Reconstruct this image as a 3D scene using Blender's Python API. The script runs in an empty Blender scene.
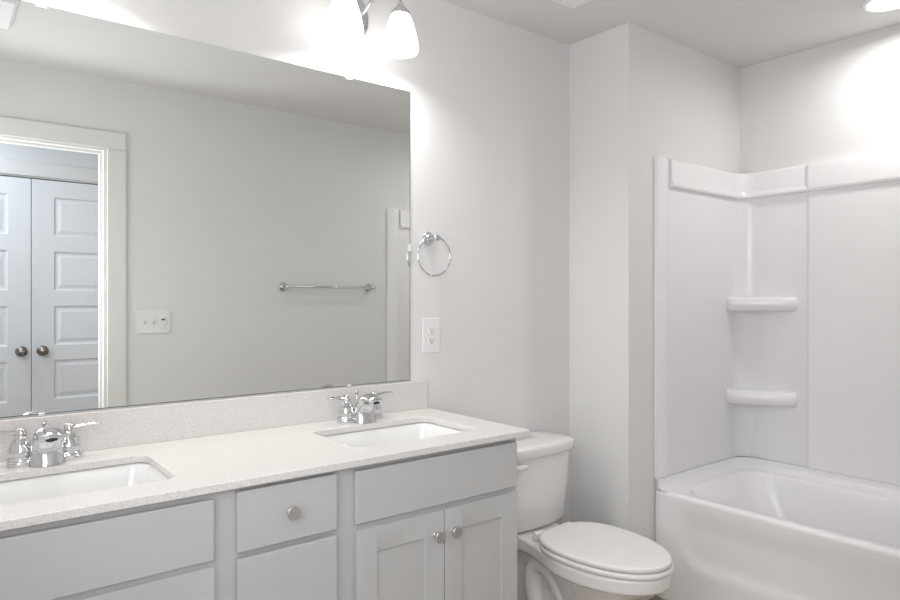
import bpy, bmesh, math
from mathutils import Vector, Matrix
PI = math.pi
S = bpy.context.scene
C = S.collection

# ------------------------------------------------------------------ camera, world, lights, exposure
cam_d = bpy.data.cameras.new('camera')
cam = bpy.data.objects.new('camera', cam_d); C.objects.link(cam)
YAW = math.radians(38.288)
cam.location = (0, -2.026, 1.286)
cam.rotation_euler = (PI/2, 0, -YAW)
cam_d.sensor_width = 36; cam_d.lens = 661.322/900*36
cam_d.shift_y = -1.13/900
cam_d.clip_start = 0.01
S.camera = cam

S.view_settings.view_transform = 'Standard'
S.view_settings.look = 'None'
S.view_settings.gamma = 1
S.view_settings.use_curve_mapping = False
S.view_settings.exposure = 1.72

W = bpy.data.worlds.new('world'); S.world = W; W.use_nodes = True
W.node_tree.nodes['Background'].inputs[0].default_value = (0.75, 0.82, 1, 1)
W.node_tree.nodes['Background'].inputs[1].default_value = 0.4

P_BULB, P_CAN, P_HALL, P_DOOR, P_LEFT = 0.56, 1.40, 4.7, 3.3, 2.8
SHADE_E, CAN_E = 0.8, 1.3

def area(name, loc, rot, sx, sy, power, col, spread=PI):
    d = bpy.data.lights.new(name, 'AREA'); d.shape = 'RECTANGLE'; d.size = sx; d.size_y = sy
    d.energy = power; d.color = col; d.spread = spread
    o = bpy.data.objects.new(name, d); C.objects.link(o); o.location = loc; o.rotation_euler = rot
    return o
# hall ceiling lamp in front of the closet doors, cool
area('hall_light', (-0.25, -2.36, 2.42), (0, 0, 0), 0.9, 0.4, P_HALL, (0.80, 0.88, 1.0))
# added fill: unseen soft lamp in the doorway behind the camera
area('doorway_fill', (0.0, -2.07, 1.45), (PI/2, 0, math.radians(-56)), 0.24, 0.8, P_DOOR, (0.97, 0.98, 1.0))
# added fill lamp at the unseen left wall, standing for no real window
area('left_fill', (-0.13, -1.36, 1.45), (0, -PI/2, 0), 1.1, 0.7, P_LEFT, (0.98, 0.985, 1.0))

# ------------------------------------------------------------------ materials
def mat(name, col, rough=0.5, metal=0.0, coat=0.0, bump=0.0, bscale=300, emit=None, es=0, spec=0.5):
    m = bpy.data.materials.new(name); m.use_nodes = True
    nt = m.node_tree; b = nt.nodes['Principled BSDF']
    b.inputs['Base Color'].default_value = (*col, 1)
    b.inputs['Roughness'].default_value = rough
    b.inputs['Metallic'].default_value = metal
    b.inputs['Coat Weight'].default_value = coat
    b.inputs['Coat Roughness'].default_value = 0.05
    b.inputs['Specular IOR Level'].default_value = spec
    if emit:
        b.inputs['Emission Color'].default_value = (*emit, 1); b.inputs['Emission Strength'].default_value = es
    if bump:
        tc = nt.nodes.new('ShaderNodeTexCoord'); n = nt.nodes.new('ShaderNodeTexNoise'); bp = nt.nodes.new('ShaderNodeBump')
        n.inputs['Scale'].default_value = bscale; n.inputs['Detail'].default_value = 3
        bp.inputs['Strength'].default_value = bump; bp.inputs['Distance'].default_value = 0.001
        nt.links.new(tc.outputs['Object'], n.inputs['Vector']); nt.links.new(n.outputs['Fac'], bp.inputs['Height'])
        nt.links.new(bp.outputs['Normal'], b.inputs['Normal'])
    return m

def speckle(name, base, dark, light, rough):
    m = mat(name, base, rough); nt = m.node_tree; b = nt.nodes['Principled BSDF']
    tc = nt.nodes.new('ShaderNodeTexCoord')
    n = nt.nodes.new('ShaderNodeTexNoise'); n.inputs['Scale'].default_value = 260; n.inputs['Detail'].default_value = 4
    v = nt.nodes.new('ShaderNodeTexVoronoi'); v.inputs['Scale'].default_value = 150
    r = nt.nodes.new('ShaderNodeValToRGB')
    r.color_ramp.elements[0].position = 0.36; r.color_ramp.elements[0].color = (*dark, 1)
    r.color_ramp.elements[1].position = 0.66; r.color_ramp.elements[1].color = (*light, 1)
    e = r.color_ramp.elements.new(0.5); e.color = (*base, 1)
    mx = nt.nodes.new('ShaderNodeMix'); mx.data_type = 'RGBA'; mx.inputs[0].default_value = 0.18
    r2 = nt.nodes.new('ShaderNodeValToRGB'); r2.color_ramp.elements[0].color = (*dark, 1); r2.color_ramp.elements[1].color = (*light, 1)
    nt.links.new(tc.outputs['Object'], n.inputs['Vector']); nt.links.new(tc.outputs['Object'], v.inputs['Vector'])
    nt.links.new(n.outputs['Fac'], r.inputs['Fac']); nt.links.new(v.outputs['Distance'], r2.inputs['Fac'])
    nt.links.new(r.outputs['Color'], mx.inputs['A']); nt.links.new(r2.outputs['Color'], mx.inputs['B'])
    nt.links.new(mx.outputs['Result'], b.inputs['Base Color'])
    return m

def plank(name):
    m = mat(name, (0.4, 0.3, 0.2), 0.45); nt = m.node_tree; b = nt.nodes['Principled BSDF']
    tc = nt.nodes.new('ShaderNodeTexCoord')
    br = nt.nodes.new('ShaderNodeTexBrick'); br.inputs['Scale'].default_value = 1
    br.inputs['Brick Width'].default_value = 1.2; br.inputs['Row Height'].default_value = 0.18
    br.inputs['Mortar Size'].default_value = 0.002
    br.inputs['Color1'].default_value = (0.50, 0.41, 0.31, 1); br.inputs['Color2'].default_value = (0.44, 0.36, 0.27, 1)
    br.inputs['Mortar'].default_value = (0.2, 0.16, 0.12, 1)
    mp = nt.nodes.new('ShaderNodeMapping'); mp.inputs['Scale'].default_value = (2, 30, 1)
    n = nt.nodes.new('ShaderNodeTexNoise'); n.inputs['Scale'].default_value = 3; n.inputs['Detail'].default_value = 6
    mx = nt.nodes.new('ShaderNodeMix'); mx.data_type = 'RGBA'; mx.blend_type = 'MULTIPLY'; mx.inputs[0].default_value = 0.35
    nt.links.new(tc.outputs['Object'], br.inputs['Vector']); nt.links.new(tc.outputs['Object'], mp.inputs['Vector'])
    nt.links.new(mp.outputs['Vector'], n.inputs['Vector'])
    nt.links.new(br.outputs['Color'], mx.inputs['A']); nt.links.new(n.outputs['Fac'], mx.inputs['B'])
    nt.links.new(mx.outputs['Result'], b.inputs['Base Color'])
    return m

M = dict(
    wall=mat('wall_paint', (0.79, 0.783, 0.777), 0.75, bump=0.12, bscale=220),
    hallwall=mat('hall_paint', (0.76, 0.765, 0.775), 0.75, bump=0.12, bscale=220),
    ceil=mat('ceiling_paint', (0.75, 0.735, 0.725), 0.9, bump=0.15, bscale=180),
    trim=mat('trim_paint', (0.78, 0.77, 0.755), 0.35),
    door=mat('door_paint', (0.82, 0.825, 0.835), 0.4),
    cab=mat('cabinet_paint', (0.53, 0.527, 0.523), 0.4),
    quartz=speckle('quartz', (0.735, 0.71, 0.692), (0.64, 0.605, 0.583), (0.775, 0.757, 0.74), 0.22),
    china=mat('vitreous_china', (0.84, 0.825, 0.805), 0.12, coat=0.4),
    sink=mat('sink_china', (0.86, 0.855, 0.845), 0.1, coat=0.5),
    seat=mat('seat_plastic', (0.84, 0.825, 0.805), 0.25),
    acrylic=mat('acrylic', (0.90, 0.888, 0.893), 0.24, coat=0.0),
    chrome=mat('chrome', (0.66, 0.665, 0.68), 0.05, 1),
    nickel=mat('brushed_nickel', (0.66, 0.65, 0.64), 0.38, 1),
    pewter=mat('satin_pewter', (0.30, 0.27, 0.24), 0.25, 1),
    mirror=mat('silver_mirror', (0.90, 0.915, 0.90), 0.0, 1),
    medge=mat('mirror_edge', (0.10, 0.115, 0.11), 0.3),
    clip=mat('clear_clip', (0.75, 0.75, 0.75), 0.15),
    dark=mat('dark_gap', (0.03, 0.03, 0.03), 0.6),
    plastic=mat('white_plastic', (0.86, 0.85, 0.85), 0.3),
    vent=mat('vent_enamel', (0.88, 0.86, 0.845), 0.4),
    fan=mat('fan_plastic', (0.92, 0.92, 0.93), 0.4),
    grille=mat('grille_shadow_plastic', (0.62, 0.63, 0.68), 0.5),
    shade=mat('lit_frosted_glass', (0.9, 0.9, 0.88), 0.35, emit=(1, 0.975, 0.95), es=SHADE_E),
    can=mat('lit_lens', (0.9, 0.9, 0.88), 0.4, emit=(1, 0.97, 0.93), es=CAN_E),
    floor=plank('plank_floor'),
    rubber=mat('caulk', (0.75, 0.74, 0.73), 0.5),
)

# ------------------------------------------------------------------ mesh helpers
def obj(name, bm, m, parent=None, smooth=False, bevel=0, sub=0, segs=2, label=None, loc=None):
    bmesh.ops.recalc_face_normals(bm, faces=bm.faces)
    me = bpy.data.meshes.new(name); bm.to_mesh(me); bm.free()
    o = bpy.data.objects.new(name, me); C.objects.link(o)
    for mm in (m if isinstance(m, (list, tuple)) else [m]): me.materials.append(mm)
    if smooth:
        for p in me.polygons: p.use_smooth = True
    if bevel:
        b = o.modifiers.new('bevel', 'BEVEL'); b.width = bevel; b.segments = segs; b.limit_method = 'ANGLE'; b.angle_limit = math.radians(40)
        b.harden_normals = False
        for p in me.polygons: p.use_smooth = True
        w = o.modifiers.new('wn', 'WEIGHTED_NORMAL'); w.keep_sharp = True
    if sub:
        s = o.modifiers.new('sub', 'SUBSURF'); s.levels = sub; s.render_levels = sub
    if parent: o.parent = parent
    if label: o['label'] = label
    if loc: o.location = loc
    return o

def thing(name, label, cat, loc=(0, 0, 0), rz=0, group=None):
    o = bpy.data.objects.new(name, None); C.objects.link(o); o.location = loc; o.rotation_euler = (0, 0, rz)
    o.empty_display_size = 0.05
    o['label'] = label; o['category'] = cat
    if group: o['group'] = group
    return o

def tag(o, label, cat, group=None):
    o['label'] = label; o['category'] = cat
    if group: o['group'] = group
    return o

def struct(name, bm, m, parent=None, **k):
    o = obj(name, bm, m, parent, **k)
    if not parent: o['kind'] = 'structure'
    return o

def copy_tree(o, parent=None):
    c = o.copy(); C.objects.link(c); c.parent = parent
    for ch in list(o.children): copy_tree(ch, c)
    return c

def NB(): return bmesh.new()

def box(bm, x0, x1, y0, y1, z0, z1):
    v = [bm.verts.new((x, y, z)) for x in (x0, x1) for y in (y0, y1) for z in (z0, z1)]
    for f in ((0, 1, 3, 2), (4, 6, 7, 5), (0, 4, 5, 1), (2, 3, 7, 6), (0, 2, 6, 4), (1, 5, 7, 3)):
        bm.faces.new([v[i] for i in f])
    return bm

def loft(bm, rings, cap0=True, cap1=True, close=True):
    R = [[bm.verts.new(p) for p in r] for r in rings]
    n = len(R[0])
    for a, b in zip(R, R[1:]):
        for i in range(n if close else n-1):
            j = (i+1) % n
            bm.faces.new((a[i], a[j], b[j], b[i]))
    if cap0: bm.faces.new(R[0])
    if cap1: bm.faces.new(R[-1])
    return R

def lathe(bm, prof, n=32, c=(0, 0, 0), mtx=None, cap0=True, cap1=True):
    rings = []
    for r, z in prof:
        ring = [Vector((r*math.cos(2*PI*i/n), r*math.sin(2*PI*i/n), z)) for i in range(n)]
        if mtx: ring = [mtx @ p for p in ring]
        rings.append([p + Vector(c) for p in ring])
    loft(bm, rings, cap0, cap1)
    return bm

def tube(bm, pts, rad, n=16, caps=True):
    pts = [Vector(p) for p in pts]; k = len(pts)
    rads = rad if isinstance(rad, (list, tuple)) else [rad]*k
    rings = []; up = None
    for i, p in enumerate(pts):
        t = (pts[min(i+1, k-1)] - pts[max(i-1, 0)]).normalized()
        if up is None:
            up = Vector((0, 0, 1)) if abs(t.z) < 0.9 else Vector((0, 1, 0))
        a = t.cross(up).normalized(); b = a.cross(t).normalized(); up = b
        rr = rads[i]; ra, rb = rr if isinstance(rr, tuple) else (rr, rr)
        rings.append([p + a*ra*math.cos(2*PI*j/n) + b*rb*math.sin(2*PI*j/n) for j in range(n)])
    loft(bm, rings, caps, caps)
    return bm

def bez(P, n=12):
    out = []
    for i in range(n+1):
        t = i/n; q = [Vector(p) for p in P]
        while len(q) > 1: q = [a.lerp(b, t) for a, b in zip(q, q[1:])]
        out.append(q[0])
    return out

def rr(x0, x1, y0, y1, r, z, n=6):
    pts = []
    for cx, cy, a0 in ((x1-r, y1-r, 0), (x0+r, y1-r, PI/2), (x0+r, y0+r, PI), (x1-r, y0+r, 3*PI/2)):
        for i in range(n+1):
            a = a0 + PI/2*i/n
            pts.append(Vector((cx+r*math.cos(a), cy+r*math.sin(a), z)))
    return pts

def torus(bm, R, r, c, mtx=None, n=48, m=12):
    rings = []
    for i in range(n):
        a = 2*PI*i/n
        ring = []
        for j in range(m):
            b = 2*PI*j/m
            p = Vector(((R+r*math.cos(b))*math.cos(a), (R+r*math.cos(b))*math.sin(a), r*math.sin(b)))
            if mtx: p = mtx @ p
            ring.append(p + Vector(c))
        rings.append(ring)
    rings.append(rings[0])
    V = [[bm.verts.new(p) for p in r_] for r_ in rings[:-1]]
    for i in range(n):
        a, b = V[i], V[(i+1) % n]
        for j in range(m):
            k = (j+1) % m
            bm.faces.new((a[j], a[k], b[k], b[j]))
    return bm

def panel_face(bm, x0, x1, z0, z1, y, thick, panels, rings):
    """a slab facing -Y or +Y (thick sign); panels = list of (px0,px1,pz0,pz1) in one column, rings = [(inset, depth)]"""
    d = 1 if thick > 0 else -1
    def q(a, b, c_, e, yy): return [bm.verts.new((a, yy, c_)), bm.verts.new((b, yy, c_)), bm.verts.new((b, yy, e)), bm.verts.new((a, yy, e))]
    yb = y + thick
    o = q(x0, x1, z0, z1, y); k = q(x0, x1, z0, z1, yb)
    for i in range(4):
        j = (i+1) % 4; bm.faces.new((o[i], o[j], k[j], k[i]))
    bm.faces.new(k)
    ps = sorted(panels, key=lambda p: p[2]); px0, px1 = ps[0][0], ps[0][1]
    def strip(a, b, c_, e): bm.faces.new(q(a, b, c_, e, y))
    strip(x0, px0, z0, z1); strip(px1, x1, z0, z1)
    zz = z0
    for p in ps:
        strip(px0, px1, zz, p[2]); zz = p[3]
        prev = q(p[0], p[1], p[2], p[3], y)
        for ins, dep in rings:
            nx = q(p[0]+ins, p[1]-ins, p[2]+ins, p[3]-ins, y + d*dep)
            for i in range(4):
                j = (i+1) % 4; bm.faces.new((prev[i], prev[j], nx[j], nx[i]))
            prev = nx
        bm.faces.new(prev)
    strip(px0, px1, zz, z1)
    bmesh.ops.remove_doubles(bm, verts=bm.verts, dist=1e-5)

RX = lambda a: Matrix.Rotation(a, 4, 'X')
RY = lambda a: Matrix.Rotation(a, 4, 'Y')
FRONT = RX(PI/2)       # lathe axis +Z -> -Y

# ------------------------------------------------------------------ room shell
H = 2.44
XL, XC, XR = -0.16, 2.292, 3.197
YE, YO, YO2 = -0.324, -1.815, -1.93
YH = -2.872            # hall closet wall
struct('floor', box(NB(), -1.5, 3.4, -3.1, 0.12, -0.1, 0), M['floor'])
struct('ceiling', box(NB(), -1.5, 3.4, -3.1, 0.12, H, H+0.1), M['ceil'])
struct('wall_back', box(NB(), XL-0.12, XC, 0, 0.12, 0, H), M['wall'])
struct('wall_alcove', box(NB(), XC, XR, YE, 0.12, 0, H), M['wall'])
struct('wall_right', box(NB(), XR, XR+0.12, YO2, 0.12, 0, H), M['wall'])
struct('wall_left', box(NB(), XL-0.12, XL, YO, 0, 0, H), M['wall'])
DX0, DX1, DZ = -0.045, 0.72, 2.062
bm = NB()
box(bm, -1.5, DX0-0.02, YO2, YO, 0, H); box(bm, DX1+0.02, XR, YO2, YO, 0, H); box(bm, DX0-0.02, DX1+0.02, YO2, YO, DZ+0.02, H)
struct('wall_front', bm, M['wall'])
CX0, CX1 = -0.10, 1.12
bm = NB()
box(bm, -1.5, CX0-0.015, YH-0.10, YH, 0, H); box(bm, CX1+0.015, 3.3, YH-0.10, YH, 0, H); box(bm, CX0-0.015, CX1+0.015, YH-0.10, YH, 2.062, H)
struct('wall_hall_back', bm, M['hallwall'])
struct('wall_hall_left', box(NB(), -1.5, -1.4, YH, YO2, 0, H), M['hallwall'])
struct('wall_hall_right', box(NB(), 2.4, 2.5, YH, YO2, 0, H), M['hallwall'])
struct('wall_closet_back', box(NB(), CX0-0.1, CX1+0.1, YH-0.2, YH-0.101, 0, H), M['hallwall'])

# door opening of the bathroom: jambs, stops, casing
bm = NB()
for x0, x1 in ((DX0-0.02, DX0), (DX1, DX1+0.02)): box(bm, x0, x1, YO2, YO, 0, DZ+0.02)
box(bm, DX0, DX1, YO2, YO, DZ, DZ+0.02)
box(bm, DX1-0.011, DX1, YO2+0.038, YO2+0.07, 0, DZ); box(bm, DX0, DX0+0.011, YO2+0.038, YO2+0.07, 0, DZ)
box(bm, DX0+0.011, DX1-0.011, YO2+0.038, YO2+0.07, DZ-0.011, DZ)
fr = struct('door_1', bm, M['trim'], bevel=0.0015)
bm = NB(); box(bm, DX1-0.0015, DX1+0.0005, YO2+0.002, YO2+0.034, 0.93, 0.99)
obj('strike_plate', bm, M['nickel'], fr)
def casing(name, x0, x1, zt, y, sgn, w=0.089, clipx=None):
    bm = NB(); d = 0.014*sgn
    ya, yb = sorted((y, y+d))
    lx = x0-w if clipx is None else max(x0-w, clipx)
    box(bm, x1, x1+w, ya, yb, 0, zt)
    if x0 - lx > 0.02: box(bm, lx, x0, ya, yb, 0, zt)
    box(bm, lx, x1+w, ya, yb, zt, zt+w)
    return struct(name, bm, M['trim'], bevel=0.003)
casing('trim_1', DX0-0.012, DX1+0.016, DZ+0.01, YO, 1, clipx=XL)
casing('trim_2', DX0-0.012, DX1+0.016, DZ+0.01, YO2, -1)
casing('trim_3', CX0-0.01, CX1+0.01, 2.056, YH, 1)
# closet door frame
bm = NB(); box(bm, CX0-0.015, CX0, YH-0.1, YH, 0, 2.062); box(bm, CX1, CX1+0.015, YH-0.1, YH, 0, 2.062); box(bm, CX0, CX1, YH-0.1, YH, 2.047, 2.062)
struct('trim_4', bm, M['trim'])

# closet doors, five moulded panels each
tops = (1.937, 1.589, 1.242, 0.896, 0.550)
def closet_door(n, x0, x1, px0, px1, kx):
    bm = NB()
    panel_face(bm, x0, x1, 0.012, 2.041, YH-0.004, -0.035, [(px0, px1, t-0.252, t) for t in tops],
               [(0.010, 0.009), (0.022, 0.009), (0.040, 0.003)])
    d = struct('door_%d' % n, bm, M['door'])
    k = NB(); mt = RX(-PI/2)
    lathe(k, [(0.033, 0), (0.033, 0.004), (0.028, 0.008), (0.013, 0.010), (0.011, 0.024), (0.017, 0.030), (0.026, 0.036), (0.0295, 0.044), (0.029, 0.052), (0.024, 0.060), (0.014, 0.065), (0.004, 0.0665)],
          32, (kx, YH-0.004, 0.958), mt)
    obj('door_knob', k, M['pewter'], d, smooth=True)
closet_door(2, -0.097, 0.5075, 0.025, 0.387, 0.457)
closet_door(3, 0.5115, 1.117, 0.633, 0.995, 0.570)

# baseboards
def base(name, x0, x1, y0, y1): struct(name, box(NB(), x0, x1, y0, y1, 0, 0.135), M['trim'], bevel=0.004)
base('baseboard_back', 1.452, XC, -0.014, 0)
base('baseboard_alcove', XC-0.014, XC, YE, -0.014)
base('baseboard_front', DX1+0.016+0.089, 2.46, YO, YO+0.014)
base('baseboard_end', XC, 2.462, YE-0.012, YE)

# ------------------------------------------------------------------ wall mirror
t = thing('wall_mirror', 'large frameless wall mirror above the backsplash of the double vanity', 'mirror', (0.69, 0, 0.984))
bm = NB(); hw = 0.717; hh = 1.072
v = [(-hw, -0.005, 0), (hw, -0.005, 0), (hw, -0.005, hh), (-hw, -0.005, hh)]
a = [bm.verts.new(p) for p in v]; b = [bm.verts.new((p[0], -0.0005, p[2])) for p in v]
e_ = 0.0022
in_ = [bm.verts.new(p) for p in ((-hw+e_, -0.005, e_), (hw-e_, -0.005, e_), (hw-e_, -0.005, hh), (-hw+e_, -0.005, hh))]
bm.faces.new(in_)
for i in (0, 1, 3):
    q = bm.faces.new((a[i], a[(i+1) % 4], in_[(i+1) % 4], in_[i])); q.material_index = 1  # dark front border painted in for the edge's dark reflection
for i in range(4):
    q = bm.faces.new((a[i], a[(i+1) % 4], b[(i+1) % 4], b[i])); q.material_index = 1
q = bm.faces.new(b); q.material_index = 1
obj('mirror_glass', bm, [M['mirror'], M['medge']], t)
def clip(x, z, dx, dz):
    bm = NB(); box(bm, x-dx, x+dx, -0.011, -0.0055, z-dz, z+dz)
    obj('mirror_clip', bm, M['clip'], t, bevel=0.002)
for x in (-0.457, 0.457):
    clip(x, hh, 0.012, 0.009); clip(x, 0.000, 0.008, 0.004)
clip(hw, 0.491, 0.006, 0.014)

# ------------------------------------------------------------------ vanity
CH = 0.875             # counter top height
CE, CF = 1.485, -0.553  # counter right end and front
VX0, VX1 = -0.155, 1.452
FY = -0.540            # fronts
van = thing('vanity_cabinet', 'long pale grey painted double vanity cabinet under the white stone counter', 'cabinet', (0.65, -0.27, 0))
def vobj(name, bm, m, parent=van, **k):
    bmesh.ops.translate(bm, verts=bm.verts, vec=(-0.65, 0.27, 0))
    return obj(name, bm, m, parent, **k)
bm = NB(); box(bm, VX1-0.016, VX1, FY+0.039, -0.002, 0, CH-0.021); vobj('side_panel', bm, M['cab'])
bm = NB(); box(bm, VX0, VX0+0.016, FY+0.039, -0.002, 0, CH-0.021); vobj('side_panel', bm, M['cab'])
bm = NB(); box(bm, VX0, VX1, FY+0.019, FY+0.039, 0.09, CH-0.021); vobj('face_frame', bm, M['cab'], bevel=0.001)
bm = NB(); box(bm, VX0+0.016, VX1-0.016, FY+0.04, -0.002, 0.09, 0.106); vobj('bottom_panel', bm, M['cab'])
bm = NB(); box(bm, VX0+0.016, VX1-0.016, FY+0.09, FY+0.105, 0, 0.09); vobj('toe_kick', bm, M['cab'])
def knob(x, z, parent):
    bm = NB(); lathe(bm, [(0.0085, 0), (0.0065, 0.003), (0.006, 0.012), (0.0095, 0.016), (0.0155, 0.0185), (0.0165, 0.0205), (0.0165, 0.0245), (0.0155, 0.0255), (0.0004, 0.0257)], 32, (x, FY, z), FRONT)
    k = vobj('knob', bm, M['nickel'], parent, smooth=True, label='brushed nickel round knob')
    k.modifiers.new('es', 'EDGE_SPLIT').split_angle = math.radians(30)
    return k
def slab(name, x0, x1, z0, z1):
    bm = NB(); box(bm, x0, x1, FY, FY+0.0185, z0, z1)
    return vobj(name, bm, M['cab'], bevel=0.004)
def shaker(x0, x1, z0, z1):
    bm = NB(); w = 0.062
    panel_face(bm, x0, x1, z0, z1, FY, 0.0185, [(x0+w, x1-w, z0+w, z1-w)], [(0.0015, 0.008)])
    return vobj('door', bm, M['cab'], bevel=0.0015)
slab('false_drawer_front', 0.866, 1.441, 0.702, 0.841)
slab('false_drawer_front', -0.075, 0.5035, 0.700, 0.838)
for z0, z1, kz in ((0.703, 0.844, 0.777), (0.395, 0.689, 0.545), (0.10, 0.381, 0.24)):
    d = slab('drawer', 0.555, 0.812, z0, z1); knob(0.6835, kz, d)
for x0, x1, kx in ((0.867, 1.152, 1.122), (1.155, 1.441, 1.182), (-0.075, 0.2125, 0.185), (0.2155, 0.5035, 0.244)):
    d = shaker(x0, x1, 0.10, 0.684); knob(kx, 0.622, d)

# countertop with two sink cut-outs and backsplash
SX = (0.233, 1.147); SW, SY0, SY1 = 0.220, -0.445, -0.152
ctr = thing('countertop', 'white speckled stone vanity counter with two sink cut-outs', 'countertop', (0.65, -0.27, CH))
bm = NB()
def loop(pts):
    vs = [bm.verts.new(p) for p in pts]
    return [bm.edges.new((vs[i], vs[(i+1) % len(vs)])) for i in range(len(vs))]
e = loop([(VX0, CF, CH), (CE, CF, CH), (CE, -0.001, CH), (VX0, -0.001, CH)])
for x in SX: e += loop(rr(x-SW, x+SW, SY0, SY1, 0.035, CH, 8))
bmesh.ops.triangle_fill(bm, use_beauty=True, use_dissolve=False, edges=e)
r = bmesh.ops.extrude_face_region(bm, geom=list(bm.faces))
bmesh.ops.translate(bm, verts=[g for g in r['geom'] if isinstance(g, bmesh.types.BMVert)], vec=(0, 0, -0.019))
bmesh.ops.translate(bm, verts=bm.verts, vec=(-0.65, 0.27, -CH))
obj('counter_slab', bm, M['quartz'], ctr, bevel=0.002)
bm = NB(); box(bm, VX0, 1.476, -0.020, -0.001, CH, 0.979)
tag(obj('backsplash', bm, M['quartz'], bevel=0.0015), 'low white speckled stone backsplash strip standing on the counter below the mirror', 'backsplash')

# undermount sinks
def sink():
    t = thing('sink', 'white rectangular undermount sink on the right, nearer the toilet', 'sink', (SX[1], -0.2985, CH-0.021), 0, 'undermount vanity sinks')
    bm = NB(); hx, hy = SW+0.004, 0.1505; w = 0.02
    def R(i, z, r): return rr(-hx+i, hx-i, -hy+i, hy-i, max(r, 0.012), z, 8)
    rings = [R(-w, -0.008, 0.05), R(-w, 0, 0.05), R(0, 0, 0.038), R(0.004, -0.004, 0.038), R(0.010, -0.030, 0.04), R(0.018, -0.080, 0.045), R(0.028, -0.115, 0.05), R(0.042, -0.130, 0.05), R(0.065, -0.136, 0.04), R(0.10, -0.138, 0.02)]
    # outside
    out = [R(-w, -0.008, 0.05), R(-0.008, -0.010, 0.045), R(0.002, -0.09, 0.05), R(0.02, -0.135, 0.05), R(0.05, -0.150, 0.04)]
    loft(bm, rings, False, True); loft(bm, out, False, True)
    bmesh.ops.remove_doubles(bm, verts=bm.verts, dist=1e-5)
    obj('basin', bm, M['sink'], t, smooth=True)
    d = NB(); lathe(d, [(0.021, -0.1375), (0.022, -0.1350), (0.019, -0.1345), (0.010, -0.1355), (0.004, -0.133)], 28)
    obj('drain', d, M['chrome'], t, smooth=True)
    return t
s1 = sink(); s0 = copy_tree(s1); s0.location.x = SX[0]
s0['label'] = 'white rectangular undermount sink on the left, cut off by the photo edge'

# centreset faucets
def faucet():
    t = thing('faucet', 'chrome two-lever faucet behind the right sink', 'faucet', (SX[1], -0.088, CH), 0, 'chrome vanity faucets')
    # base plate
    bm = NB()
    def B(i, z): return rr(-0.083+i, 0.083-i, -0.026+i, 0.036-i, 0.026-i, z, 8)
    loft(bm, [B(0, 0), B(0, 0.010), B(0.002, 0.013), B(0.006, 0.015)])
    obj('base_plate', bm, M['chrome'], t, smooth=True)
    # spout: wide at the foot, arching forward to the outlet
    bm = NB()
    path = [Vector((0, -0.018, 0.0008))] + bez([(0, -0.018, 0.007), (0, -0.012, 0.046), (0, -0.036, 0.104), (0, -0.098, 0.076)], 17)
    rad = []
    for i in range(19):
        q = i/18
        rad.append((0.042 - 0.0165*q**0.8, 0.022*(1-q)**1.3 + 0.0125))
    fwd = (path[-1]-path[-2]).normalized()
    rad += [(0.0235, 0.0110)]
    path += [path[-1] + fwd*0.002]
    tube(bm, path, rad, 28)
    obj('spout', bm, M['chrome'], t, smooth=True).modifiers.new('es', 'EDGE_SPLIT').split_angle = math.radians(60)
    bm = NB(); dn = Vector((1, 0, 0)).cross(fwd); dn = -dn if dn.z > 0 else dn
    c_ = path[-1] + dn*0.0025
    def EL(k, d): return [c_ + fwd*d + Vector((0.0165*k*math.cos(2*PI*i/28), 0, 0)) + dn*(0.0068*k*math.sin(2*PI*i/28)) for i in range(28)]
    loft(bm, [EL(1.0, -0.001), EL(1.0, 0.002), EL(0.84, 0.002), EL(0.80, 0.0005)], True, False)
    ao = obj('aerator', bm, M['chrome'], t, smooth=True)
    bm = NB(); loft(bm, [EL(0.82, 0.0004), EL(0.80, 0.0008)])
    obj('aerator_screen', bm, M['dark'], ao)
    # lift rod
    bm = NB(); tube(bm, [(0, 0.028, 0.008), (0, 0.028, 0.088)], 0.0026, 10)
    lathe(bm, [(0.0026, 0), (0.006, 0.004), (0.0065, 0.009), (0.004, 0.012), (0.001, 0.0125)], 16, (0, 0.028, 0.086))
    obj('lift_rod', bm, M['chrome'], t, smooth=True)
    for sx in (-1, 1):
        h = NB()
        lathe(h, [(0.0315, 0.006), (0.0310, 0.016), (0.0290, 0.0195), (0.0262, 0.0205), (0.0262, 0.0225), (0.0285, 0.025), (0.0275, 0.038), (0.0225, 0.054), (0.0145, 0.066), (0.0125, 0.071), (0.0135, 0.076), (0.0125, 0.084), (0.0085, 0.090), (0.003, 0.092)], 32, (sx*0.0525, 0.006, 0))
        ho = obj('handle', h, M['chrome'], t, smooth=True)
        l = NB()
        pts = bez([(sx*0.0525, 0.006, 0.079), (sx*0.075, 0.003, 0.080), (sx*0.095, 0.0, 0.090), (sx*0.124, -0.004, 0.085)], 12)
        tube(l, pts, [(0.0075-0.0018*min(1, i/6)+0.002*(i/12)**2, 0.0065-0.0035*i/12) for i in range(13)], 16)
        obj('lever', l, M['chrome'], ho, smooth=True)
    return t
f1 = faucet(); f0 = copy_tree(f1); f0.location.x = SX[0]
f0['label'] = 'chrome two-lever faucet behind the left sink'

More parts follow.
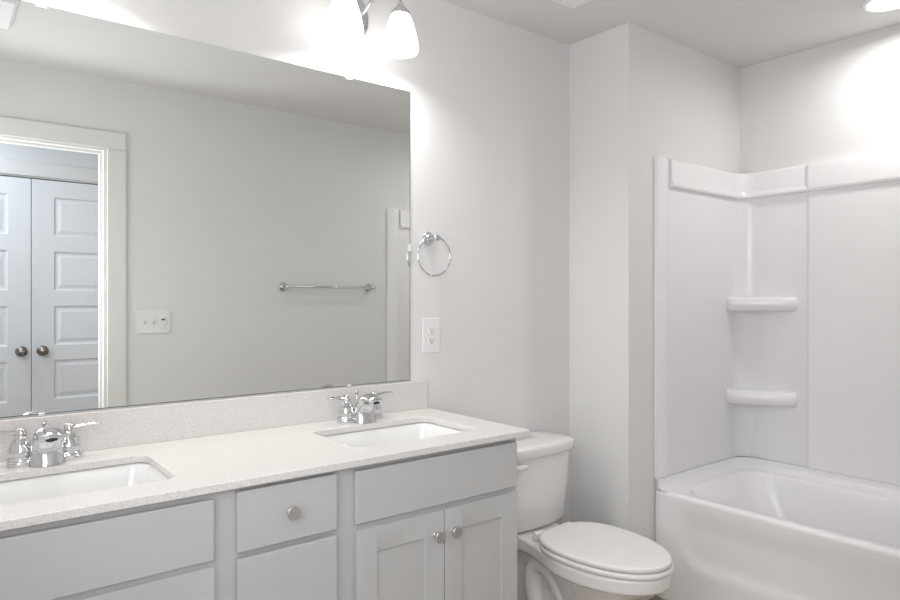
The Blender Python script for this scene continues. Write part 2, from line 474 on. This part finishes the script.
# ------------------------------------------------------------------ vanity sconces
def sconce():
    t = thing('wall_sconce', 'chrome two-light sconce with frosted bell shades above the right half of the mirror', 'light fixture', (1.167, 0, 2.27), 0, 'vanity wall sconces')
    bm = NB()
    def E(k, y): return [Vector((0.058*k*math.cos(2*PI*i/40), y, 0.078*k*math.sin(2*PI*i/40))) for i in range(40)]
    loft(bm, [E(1, -0.001), E(1, -0.010), E(0.93, -0.016), E(0.7, -0.021), E(0.35, -0.024)])
    obj('back_plate', bm, M['chrome'], t, smooth=True)
    for sx in (-1, 1):
        x = sx*0.109
        a = NB()
        tube(a, bez([(sx*0.012, -0.020, 0.0), (sx*0.02, -0.075, -0.01), (sx*0.05, -0.09, 0.15), (x, -0.135, 0.14), (x, -0.135, 0.03)], 24), 0.0055, 12)
        obj('arm', a, M['chrome'], t, smooth=True)
        k = NB()
        lathe(k, [(0.006, 0.040), (0.010, 0.036), (0.012, 0.026), (0.018, 0.018), (0.031, 0.004), (0.033, -0.006), (0.030, -0.010)], 32, (x, -0.135, 0))
        obj('shade_holder', k, M['chrome'], t, smooth=True)
        s = NB()
        prof = [(0.025, -0.002), (0.033, -0.010), (0.041, -0.028), (0.050, -0.056), (0.058, -0.088), (0.0625, -0.112), (0.0625, -0.125), (0.0595, -0.137)]
        inner = [(r-0.003, z) for r, z in reversed(prof)]
        lathe(s, prof + inner, 40, (x, -0.135, 0), cap0=False, cap1=False)
        so = obj('lamp_shade', s, M['shade'], t, smooth=True, label='lit frosted white glass bell shade')
        b = NB()
        lathe(b, [(0.012, -0.012), (0.013, -0.030), (0.022, -0.050), (0.026, -0.070), (0.022, -0.088), (0.010, -0.096), (0.002, -0.097)], 24, (x, -0.135, 0))
        obj('bulb', b, M['can'], so, smooth=True)
        ld = bpy.data.lights.new('bulb_light', 'AREA'); ld.shape = 'DISK'; ld.size = 0.10; ld.spread = math.radians(155); ld.energy = P_BULB; ld.color = (1, 0.975, 0.95)
        lo = bpy.data.objects.new('bulb_light', ld); C.objects.link(lo); lo.parent = t; lo.location = (x, -0.135, -0.128)
    return t
c1 = sconce(); c0 = copy_tree(c1); c0.location.x = 0.213
c0['label'] = 'chrome two-light sconce above the left half of the mirror, its shade mirrored in the glass'

# ------------------------------------------------------------------ towel ring and outlet on the vanity wall
t = thing('towel_ring', 'chrome towel ring on the wall between mirror and alcove, above the outlet', 'towel ring', (1.491, 0, 1.514))
bm = NB(); lathe(bm, [(0.026, 0.0005), (0.027, 0.005), (0.0235, 0.010), (0.017, 0.012), (0.0155, 0.018), (0.010, 0.022)], 32, (0, 0, 0), FRONT)
obj('wall_flange', bm, M['chrome'], t, smooth=True)
bm = NB(); tube(bm, [(0, -0.014, 0), (0.006, -0.030, 0.001), (0.010, -0.040, 0.002)], [0.009, 0.0085, 0.011], 20)
lathe(bm, [(0.008, -0.013), (0.0115, -0.009), (0.0125, 0), (0.0115, 0.009), (0.008, 0.013)], 20, (0.012, -0.041, 0.002), RY(PI/2))
obj('post', bm, M['chrome'], t, smooth=True)
bm = NB(); torus(bm, 0.0745, 0.0036, (0.002, -0.040, -0.067), RX(PI/2) @ Matrix.Identity(4))
obj('ring', bm, M['chrome'], t, smooth=True)

t = thing('outlet', 'white duplex electrical outlet on the wall just right of the mirror', 'outlet', (1.505, 0, 1.147))
bm = NB(); box(bm, -0.0415, 0.0415, -0.006, -0.0005, -0.066, 0.066); obj('cover_plate', bm, M['plastic'], t, bevel=0.003)
for z in (0.0195, -0.0195):
    bm = NB(); box(bm, -0.0168, 0.0168, -0.0085, -0.004, z-0.0145, z+0.0145); ro = obj('receptacle', bm, M['plastic'], t, bevel=0.002)
    bm = NB(); box(bm, -0.0078, -0.0054, -0.0089, -0.0083, z-0.002, z+0.0065); box(bm, 0.0054, 0.0078, -0.0089, -0.0083, z-0.001, z+0.0055)
    lathe(bm, [(0.0026, 0.0083), (0.0026, 0.0089)], 12, (0, 0, z-0.0078), FRONT)
    obj('socket_slot', bm, M['dark'], ro)
bm = NB(); lathe(bm, [(0.003, 0.005), (0.0028, 0.0072), (0.001, 0.0075)], 14, (0, 0, 0), FRONT); obj('screw', bm, M['plastic'], t, smooth=True)

# ------------------------------------------------------------------ towel bar and switch plate on the door wall (seen in the mirror)
BACK = RX(-PI/2)
t = thing('towel_bar', 'straight chrome towel bar on the wall beside the door, seen in the mirror', 'towel bar', (2.02, YO, 1.36))
bm = NB(); tube(bm, [(-0.305, 0.062, 0), (0.305, 0.062, 0)], 0.0085, 16); obj('bar', bm, M['chrome'], t, smooth=True)
for sx in (-1, 1):
    bm = NB(); lathe(bm, [(0.027, 0.0005), (0.028, 0.005), (0.024, 0.011), (0.016, 0.014), (0.012, 0.022), (0.0105, 0.045), (0.014, 0.052), (0.0155, 0.062), (0.0135, 0.072), (0.006, 0.077)], 28, (sx*0.305, 0, 0), BACK)
    obj('bracket', bm, M['chrome'], t, smooth=True)

t = thing('switch_plate', 'white three-gang light switch plate beside the door casing, seen in the mirror', 'light switch', (0.966, YO, 1.160))
bm = NB(); box(bm, -0.085, 0.085, 0.0005, 0.006, -0.0625, 0.0625); obj('cover_plate', bm, M['plastic'], t, bevel=0.003)
for x in (-0.046, 0.0):
    bm = NB(); box(bm, x-0.0055, x+0.0055, 0.004, 0.0075, -0.0125, 0.0125); to = obj('toggle_frame', bm, M['grille'], t)
    bm = NB(); loft(bm, [[(x-0.004, 0.006, z-0.004), (x+0.004, 0.006, z-0.004), (x+0.004, 0.006, z+0.005), (x-0.004, 0.006, z+0.005)] for z in (0,)] + [[(x-0.0035, 0.017, 0.005), (x+0.0035, 0.017, 0.005), (x+0.0035, 0.017, 0.011), (x-0.0035, 0.017, 0.011)]])
    obj('toggle', bm, M['plastic'], to)
bm = NB(); box(bm, 0.030, 0.064, 0.004, 0.0085, -0.034, 0.034); ro = obj('timer_switch', bm, M['plastic'], t, bevel=0.001)
bm = NB(); box(bm, 0.037, 0.057, 0.0082, 0.0092, 0.008, 0.018); obj('display', bm, M['pewter'], ro)

# ------------------------------------------------------------------ ceiling fittings
t = thing('air_vent', 'white slatted ceiling air register near the corner above the toilet', 'vent', (1.845, -0.39, H))
bm = NB(); x, y = 0.15, 0.11; w = 0.013
for a_ in ((-x, x, -y, -y+w), (-x, x, y-w, y), (-x, -x+w, -y+w, y-w), (x-w, x, -y+w, y-w)): box(bm, *a_, -0.012, 0.0)
obj('frame', bm, M['vent'], t, bevel=0.003)
bm = NB()
for i in range(13):
    xx = -x+w+0.008+i*(2*(x-w)-0.016)/12
    loft(bm, [[(xx-0.006, yy, -0.001), (xx-0.005, yy, -0.001), (xx+0.005, yy, -0.009), (xx+0.004, yy, -0.009)] for yy in (-y+w, y-w)])
obj('louvre', bm, M['vent'], t)
bm = NB(); box(bm, -x+w, x-w, -y+w, y-w, -0.0008, -0.0002); obj('duct_shade', bm, M['pewter'], t)  # dark sheet stands in for the shade behind the louvres

t = thing('exhaust_fan', 'square white ceiling exhaust fan seen in the upper left corner of the mirror', 'fan', (0.11, -1.165, H))
bm = NB(); x = 0.165; w = 0.055
loft(bm, [rr(-x, x, -x, x, 0.01, 0), rr(-x, x, -x, x, 0.01, -0.012), rr(-x+0.012, x-0.012, -x+0.012, x-0.012, 0.01, -0.022), rr(-x+w, x-w, -x+w, x-w, 0.008, -0.022), rr(-x+w, x-w, -x+w, x-w, 0.008, -0.004)], False, False)
obj('cover', bm, M['fan'], t)
bm = NB()
box(bm, -x+w, x-w, -x+w, x-w, -0.006, -0.004)
for i in range(14):
    xx = -x+w+0.012+i*(2*(x-w)-0.024)/13
    box(bm, xx-0.003, xx+0.003, -x+w, x-w, -0.017, -0.006)
obj('grille', bm, M['grille'], t)

t = thing('recessed_light', 'lit round recessed ceiling light over the bathtub', 'ceiling light', (2.925, -1.075, H))
bm = NB(); lathe(bm, [(0.098, 0), (0.098, -0.003), (0.092, -0.007), (0.082, -0.008), (0.080, -0.004), (0.080, -0.001)], 48, cap0=False, cap1=False)
obj('trim_ring', bm, M['fan'], t, smooth=True)
bm = NB(); lathe(bm, [(0.081, -0.003), (0.081, -0.0055), (0.04, -0.0065), (0.004, -0.007)], 48)
obj('lens', bm, M['can'], t, smooth=True, label='glowing white round lens')
ld = bpy.data.lights.new('downlight', 'AREA'); ld.shape = 'DISK'; ld.size = 0.15; ld.spread = math.radians(168); ld.energy = P_CAN; ld.color = (1, 0.98, 0.965)
lo = bpy.data.objects.new('downlight', ld); C.objects.link(lo); lo.parent = t; lo.location = (0, 0, -0.012)

# ------------------------------------------------------------------ bathtub and surround
TX0, TX1 = 2.476, XR-0.003
TY0, TY1 = YO+0.003, YE-0.003   # near wall, end wall
RIM = 0.460
tub = thing('bathtub', 'white alcove bathtub with a plain apron set between the walls', 'bathtub', (2.84, -1.07, 0))
bm = NB()
def sm(a, b, x):
    q = max(0, min(1, (x-a)/(b-a))); return q*q*(3-2*q)
# apron: gently recessed panel with rounded corners
ny, nz = 72, 26
ys = [TY0 + (TY1-TY0)*i/ny for i in range(ny+1)]; zs = [0.0 + 0.440*j/nz for j in range(nz+1)]
yc0, yc1, zc0, rad = TY0+0.10, TY1-0.10, 0.165, 0.13
def depth(y, z):
    dx = max(yc0+rad-y, y-(yc1-rad), 0); dz = max(zc0+rad-z, 0)
    d = rad - math.hypot(dx, dz) if (dx > 0 or dz > 0) else rad
    return 0.016*sm(0.0, 0.05, d)*sm(0.0, 0.12, 0.44-z)
ring_front = []
G = [[bm.verts.new((TX0 + depth(y, z), y, z)) for y in ys] for z in zs]
for j in range(nz):
    for i in range(ny):
        bm.faces.new((G[j][i], G[j][i+1], G[j+1][i+1], G[j+1][i]))
# lip between apron panel and rim
prev = G[-1]
for dx, z in ((0.0, 0.443), (0.0005, 0.448), (0.0035, 0.4545), (0.009, 0.4585), (0.018, RIM)):
    row = [bm.verts.new((TX0+dx, y, z)) for y in ys]
    for i in range(ny): bm.faces.new((prev[i], prev[i+1], row[i+1], row[i]))
    prev = row
# rim and basin
def BR(l, r_, n_, e_, rad, z): return rr(TX0+l, TX1-r_, TY0+n_, TY1-e_, rad, z, 12)
outer = [Vector(p) for p in BR(0.018, 0.0, 0.0, 0.0, 0.0005, RIM)]
rings = [outer, BR(0.045, 0.064, 0.08, 0.080, 0.11, RIM+0.001), BR(0.050, 0.069, 0.086, 0.086, 0.11, RIM-0.002), BR(0.056, 0.075, 0.092, 0.096, 0.11, RIM-0.012),
         BR(0.064, 0.084, 0.11, 0.135, 0.11, 0.37), BR(0.078, 0.098, 0.13, 0.20, 0.11, 0.25), BR(0.095, 0.115, 0.15, 0.265, 0.11, 0.15), BR(0.115, 0.135, 0.18, 0.31, 0.10, 0.105), BR(0.16, 0.18, 0.23, 0.37, 0.08, 0.09), BR(0.26, 0.28, 0.5, 0.6, 0.03, 0.088)]
loft(bm, rings, False, True)
# upstand along the three walls
def upstand(pts):
    prof = [(0.052, 0.0), (0.034, 0.004), (0.022, 0.014), (0.018, 0.030), (0.017, 0.047), (0.0, 0.047)]
    def path(off, xf, z):
        xa, ya, yb = TX1-off, TY1-off, TY0+off; r_ = max(0.03, 0.115-off); p = [Vector((xf, ya, z))]
        p += [Vector((xa-r_+r_*math.sin(PI/2*i/10), ya-r_+r_*math.cos(PI/2*i/10), z)) for i in range(11)]
        p += [Vector((xa-r_+r_*math.cos(PI/2*i/10), yb+r_-r_*math.sin(PI/2*i/10), z)) for i in range(11)]
        return p + [Vector((xf, yb, z))]
    rows = [path(off, TX0+0.006 if dz < 0.002 else 2.470, RIM+dz) for off, dz in prof]
    rows.append(path(0.0, TX0+0.006, RIM))
    V = loft(bm, rows, False, False, close=False)
    for side in (0, -1): bm.faces.new([r_[side] for r_ in V])
upstand(None)
bmesh.ops.translate(bm, verts=bm.verts, vec=(-2.84, 1.07, 0))
to = obj('tub_shell', bm, M['acrylic'], tub, smooth=True)
mo = to.modifiers.new('es', 'EDGE_SPLIT'); mo.split_angle = math.radians(50)
bm = NB(); lathe(bm, [(0.03, 0.0885), (0.032, 0.0905), (0.026, 0.0925), (0.004, 0.0915)], 28, (2.835-2.84, TY0+0.33+1.07, 0))
obj('tub_drain', bm, M['chrome'], tub, smooth=True)

sur = thing('tub_surround', 'glossy white three-wall tub surround with moulded corner shelves', 'tub surround', (2.84, -1.07, RIM+0.048))
OFF = Vector((-2.84, 1.07, -(RIM+0.048)))
def sobj(name, bm, **k):
    bmesh.ops.translate(bm, verts=bm.verts, vec=OFF)
    return obj(name, bm, M['acrylic'], sur, **k)
SZ0, SZ1 = RIM+0.0485, 1.905
def upath(d, x0, rad, n=10):
    """plan of the surround at inset d from the walls"""
    xa, ye, yo = XR-0.001-d, YE-0.001-d, YO+0.001+d
    r_ = rad
    p = [Vector((x0, ye, 0))]
    p += [Vector((xa-r_+r_*math.sin(PI/2*i/n), ye-r_+r_*math.cos(PI/2*i/n), 0)) for i in range(n+1)]
    p += [Vector((xa-r_+r_*math.cos(PI/2*i/n), yo+r_-r_*math.sin(PI/2*i/n), 0)) for i in range(n+1)]
    p += [Vector((x0, yo, 0))]
    return p
def usweep(name, x0, prof, r0):
    """prof = list of (inset, z), swept round the three walls"""
    bm = NB(); rows = []
    for d, z in prof:
        rows.append([p + Vector((0, 0, z)) for p in upath(d, x0, max(0.004, r0 - d))])
    R = loft(bm, rows, False, False, close=False)
    for side in (0, -1): bm.faces.new([r_[side] for r_ in R])
    return sobj(name, bm, smooth=True, bevel=0.0)
def fin(o):
    m_ = o.modifiers.new('es', 'EDGE_SPLIT'); m_.split_angle = math.radians(50); return o
fin(usweep('wall_panel', 2.545, [(0.0, SZ0), (0.009, SZ0), (0.010, SZ0+0.002), (0.010, 1.80), (0.0, 1.80)], 0.095))
fin(usweep('top_band', 2.572, [(0.0, 1.778), (0.022, 1.778), (0.028, 1.781), (0.031, 1.787), (0.030, 1.794), (0.024, 1.803), (0.022, 1.815), (0.021, 1.893), (0.019, 1.900), (0.014, SZ1), (0.0, SZ1)], 0.095))
# raised edge strips at both ends of the surround
def strip(y, s):
    bm = NB(); prof = [(2.469, 0), (2.469, 0.011), (2.472, 0.014), (2.545, 0.0145), (2.552, 0.013), (2.560, 0.010), (2.568, 0.0095), (2.568, 0)]
    loft(bm, [[(x, y - s*d, z) for x, d in prof] for z in (SZ0, SZ1)])
    fin(sobj('edge_strip', bm, smooth=True))
strip(YE-0.001, 1); strip(YO+0.001, -1)
# broad raised centre panel of the long wall, and the step it makes in the top band
bm = NB(); xa = XR-0.001
pr = [(-0.652, 0.0095), (-0.656, 0.0140), (-0.662, 0.0175), (-0.670, 0.0185), (-1.475, 0.0185), (-1.483, 0.0175), (-1.489, 0.0140), (-1.493, 0.0095)]
loft(bm, [[(xa-d, y, z) for y, d in pr] for z in (SZ0, 1.778)])
fin(sobj('centre_panel', bm, smooth=True))
bm = NB(); pr2 = [(y, d+0.0115+0.002) for y, d in pr]
pr2 = [(-0.652, 0.020)] + [(y, d) for y, d in pr2[1:-1]] + [(-1.493, 0.020)]
loft(bm, [[(xa-d*k, y, z) for y, d in pr2] for z, k in ((1.792, 1.0), (1.895, 0.97), (1.903, 0.9))])
fin(sobj('centre_band', bm, smooth=True))
# moulded corner shelves
def shelf(z):
    bm = NB()
    A = Vector((XR-0.149, YE-0.006, 0)); B = Vector((XR-0.006, YE-0.290, 0)); K = Vector((XR-0.006, YE-0.006, 0))
    dirn = (B-A).normalized(); nrm = Vector((dirn.y, -dirn.x, 0))
    if (K-A).dot(nrm) > 0: nrm = -nrm
    def plan(ins, zz):
        pts = []; n = 28
        for i in range(n+1):
            s = 0.5-0.5*math.cos(PI*i/n)
            u_ = abs(2*s-1)
            p = A.lerp(B, s) + nrm*(0.034*(1-u_**7)**0.5 - 0.010 - ins)
            q = A.lerp(B, 0.5)
            pts.append(Vector((p.x, p.y, zz)))
        pts.append(Vector((K.x, (B.y+K.y)/2, zz))); pts.append(Vector((K.x, K.y, zz)))
        return pts
    loft(bm, [plan(0.034, z-0.070), plan(0.018, z-0.067), plan(0.008, z-0.058), plan(0.002, z-0.044), plan(0.0, z-0.030), plan(0.002, z-0.016), plan(0.008, z-0.006), plan(0.016, z-0.001), plan(0.024, z)])
    fin(sobj('corner_shelf', bm, smooth=True))
shelf(1.296); shelf(0.846)

# ------------------------------------------------------------------ toilet
TCX = 1.89
toi = thing('toilet', 'white two-piece toilet with closed elongated seat between vanity and bathtub', 'toilet', (TCX, 0, 0))
def egg(hw, yb, yf, z, n=48, flat=0.0, sq=2.3):
    """plan outline: back at yb, front tip at yf, half width hw, widest towards the back"""
    yc = yb + (yf-yb)*0.42
    pts = []
    for i in range(n):
        a = 2*PI*i/n; c, s = math.cos(a), math.sin(a)
        if s >= 0:   # back half: squarer
            x = hw*math.copysign(abs(c)**(2/sq), c); y = yc + (yb-yc)*abs(s)**(2/sq)
        else:        # front half: rounder
            x = hw*math.copysign(abs(c)**(2/2.05), c); y = yc + (yf-yc)*abs(s)**(2/2.0)
        pts.append(Vector((x, y, z)))
    return pts
# bowl, deck and pedestal, one body
BZ = 0.376
def plan_t(hw, hb, yb, yf, z, n=26):
    """outline from above: egg-shaped bowl with tip at yf, drawn in to a deck of half width hb reaching back to yb"""
    half = []; yw = -0.50
    for i in range(n+1):                                    # tip to the widest point
        a = PI/2*i/n; half.append((hw*math.sin(a), yw + (yf-yw)*math.cos(a)))
    for i in range(1, n+1):                                 # widest point back to the deck corner
        q = i/n; y = yw + (yb-yw)*q
        e = q/0.62; w = hb + (hw-hb)*(0.5+0.5*math.cos(PI*min(1, e))); c = max(0, (q-0.93)/0.07)
        half.append((w - 0.03*(1-math.sqrt(max(0, 1-c*c))), y))
    return [Vector((x, y, z)) for x, y in half] + [Vector((-x, y, z)) for x, y in reversed(half[1:])]
bm = NB()
P = plan_t
loft(bm, [P(0.112, 0.108, -0.16, -0.62, 0.0), P(0.112, 0.108, -0.16, -0.62, 0.018), P(0.098, 0.094, -0.175, -0.600, 0.045), P(0.092, 0.084, -0.195, -0.575, 0.10), P(0.094, 0.080, -0.20, -0.570, 0.15),
          P(0.105, 0.078, -0.20, -0.590, 0.20), P(0.127, 0.082, -0.195, -0.640, 0.25), P(0.152, 0.090, -0.165, -0.705, 0.292), P(0.168, 0.104, -0.080, -0.742, BZ-0.056), P(0.180, 0.116, -0.030, -0.762, BZ-0.050),
          P(0.182, 0.119, -0.024, -0.766, BZ-0.044), P(0.183, 0.120, -0.023, -0.767, BZ-0.008), P(0.181, 0.118, -0.025, -0.765, BZ-0.002), P(0.176, 0.113, -0.030, -0.758, BZ)])
for sx in (-1, 1):
    tr = bez([(sx*0.058, -0.45, 0.0), (sx*0.062, -0.41, 0.20), (sx*0.076, -0.34, 0.37), (sx*0.080, -0.19, 0.38), (sx*0.078, -0.19, 0.18), (sx*0.072, -0.29, 0.11), (sx*0.080, -0.30, 0.0)], 30)
    tube(bm, tr, [(0.034, 0.036)]*31, 20)
bo = obj('bowl', bm, M['china'], toi, smooth=True)
rm = bo.modifiers.new('rm', 'REMESH'); rm.mode = 'VOXEL'; rm.voxel_size = 0.004; rm.use_smooth_shade = True
sm_ = bo.modifiers.new('sm', 'SMOOTH'); sm_.factor = 0.5; sm_.iterations = 4
# seat and lid
def padloft(name, m, hw, yb, yf, z0, z1, r, dome=0.0, sq=2.6, label=None):
    bm = NB(); k = [(0.3*r, 0), (0, 0.10), (0, 0.58), (0.3*r, 0.80), (r, 0.95), (2.2*r, 1.0)]
    rg = []
    for ins, s in k: rg.append(egg(hw-ins, yb-ins, yf+ins, z0+(z1-z0)*s, sq=sq))
    if dome:
        for f_ in (0.75, 0.45, 0.15):
            rg.append([Vector((p.x*f_, -0.52+(p.y+0.52)*f_, z1 + dome*(1-f_*f_))) for p in egg(hw-2.2*r, yb-2.2*r, yf+2.2*r, 0, sq=sq)])
    loft(bm, rg)
    return obj(name, bm, m, toi, smooth=True, label=label)
padloft('seat', M['seat'], 0.184, -0.290, -0.774, BZ+0.004, BZ+0.020, 0.005)
padloft('seat_lid', M['seat'], 0.180, -0.284, -0.769, BZ+0.0238, BZ+0.041, 0.006, dome=0.004)
for sx in (-1, 1):
    bm = NB(); tube(bm, [(sx*0.055, -0.272, BZ+0.020), (sx*0.100, -0.272, BZ+0.020)], 0.012, 16)
    box(bm, sx*0.08-0.022, sx*0.08+0.022, -0.285, -0.258, BZ+0.0005, BZ+0.018)
    obj('hinge', bm, M['seat'], toi, bevel=0.003)
# tank
bm = NB()
def T(h, y0, bow, z, n=20):
    """tank plan: flat back at y=-0.02, bowed front"""
    r_ = 0.035; pts = []
    for i in range(n+1):
        s = -1+2*i/n
        pts.append(Vector((h*s*0.93, y0 - bow*(1-s*s), z)))
    f_ = [Vector((h*0.985, y0+0.012, z)), Vector((h, y0+0.035, z)), Vector((h, -0.035, z)), Vector((h*0.96, -0.018, z)), Vector((-h*0.96, -0.018, z)), Vector((-h, -0.035, z)), Vector((-h, y0+0.035, z)), Vector((-h*0.985, y0+0.012, z))]
    return pts + f_
loft(bm, [T(0.150, -0.165, 0.018, 0.378), T(0.163, -0.176, 0.020, 0.382), T(0.171, -0.182, 0.022, 0.396), T(0.190, -0.186, 0.026, 0.52), T(0.208, -0.188, 0.028, 0.667)])
obj('tank', bm, M['china'], toi, smooth=True).modifiers.new('es', 'EDGE_SPLIT').split_angle = math.radians(45)
bm = NB()
loft(bm, [T(0.208, -0.190, 0.028, 0.6675), T(0.218, -0.199, 0.029, 0.670), T(0.2215, -0.202, 0.030, 0.675), T(0.2215, -0.202, 0.030, 0.702), T(0.219, -0.199, 0.030, 0.7085), T(0.210, -0.191, 0.029, 0.7135), T(0.195, -0.178, 0.026, 0.7165), T(0.10, -0.13, 0.012, 0.7185)])
obj('tank_lid', bm, M['china'], toi, smooth=True)
bm = NB()
lathe(bm, [(0.012, 0), (0.013, 0.004), (0.010, 0.010)], 20, (-0.150, -0.196, 0.640), FRONT)
tube(bm, [(-0.166, -0.212, 0.640), (-0.16, -0.214, 0.640), (-0.12, -0.220, 0.641), (-0.092, -0.223, 0.643), (-0.086, -0.223, 0.643)], [(0.004, 0.006), (0.008, 0.011), (0.008, 0.012), (0.007, 0.010), (0.003, 0.004)], 16)
obj('flush_lever', bm, M['china'], toi, smooth=True)
for sx in (-1, 1):
    bm = NB(); lathe(bm, [(0.016, 0.0), (0.016, 0.010), (0.011, 0.020), (0.003, 0.023)], 20, (sx*0.118, -0.36, 0.001))
    obj('bolt_cap', bm, M['china'], toi, smooth=True)
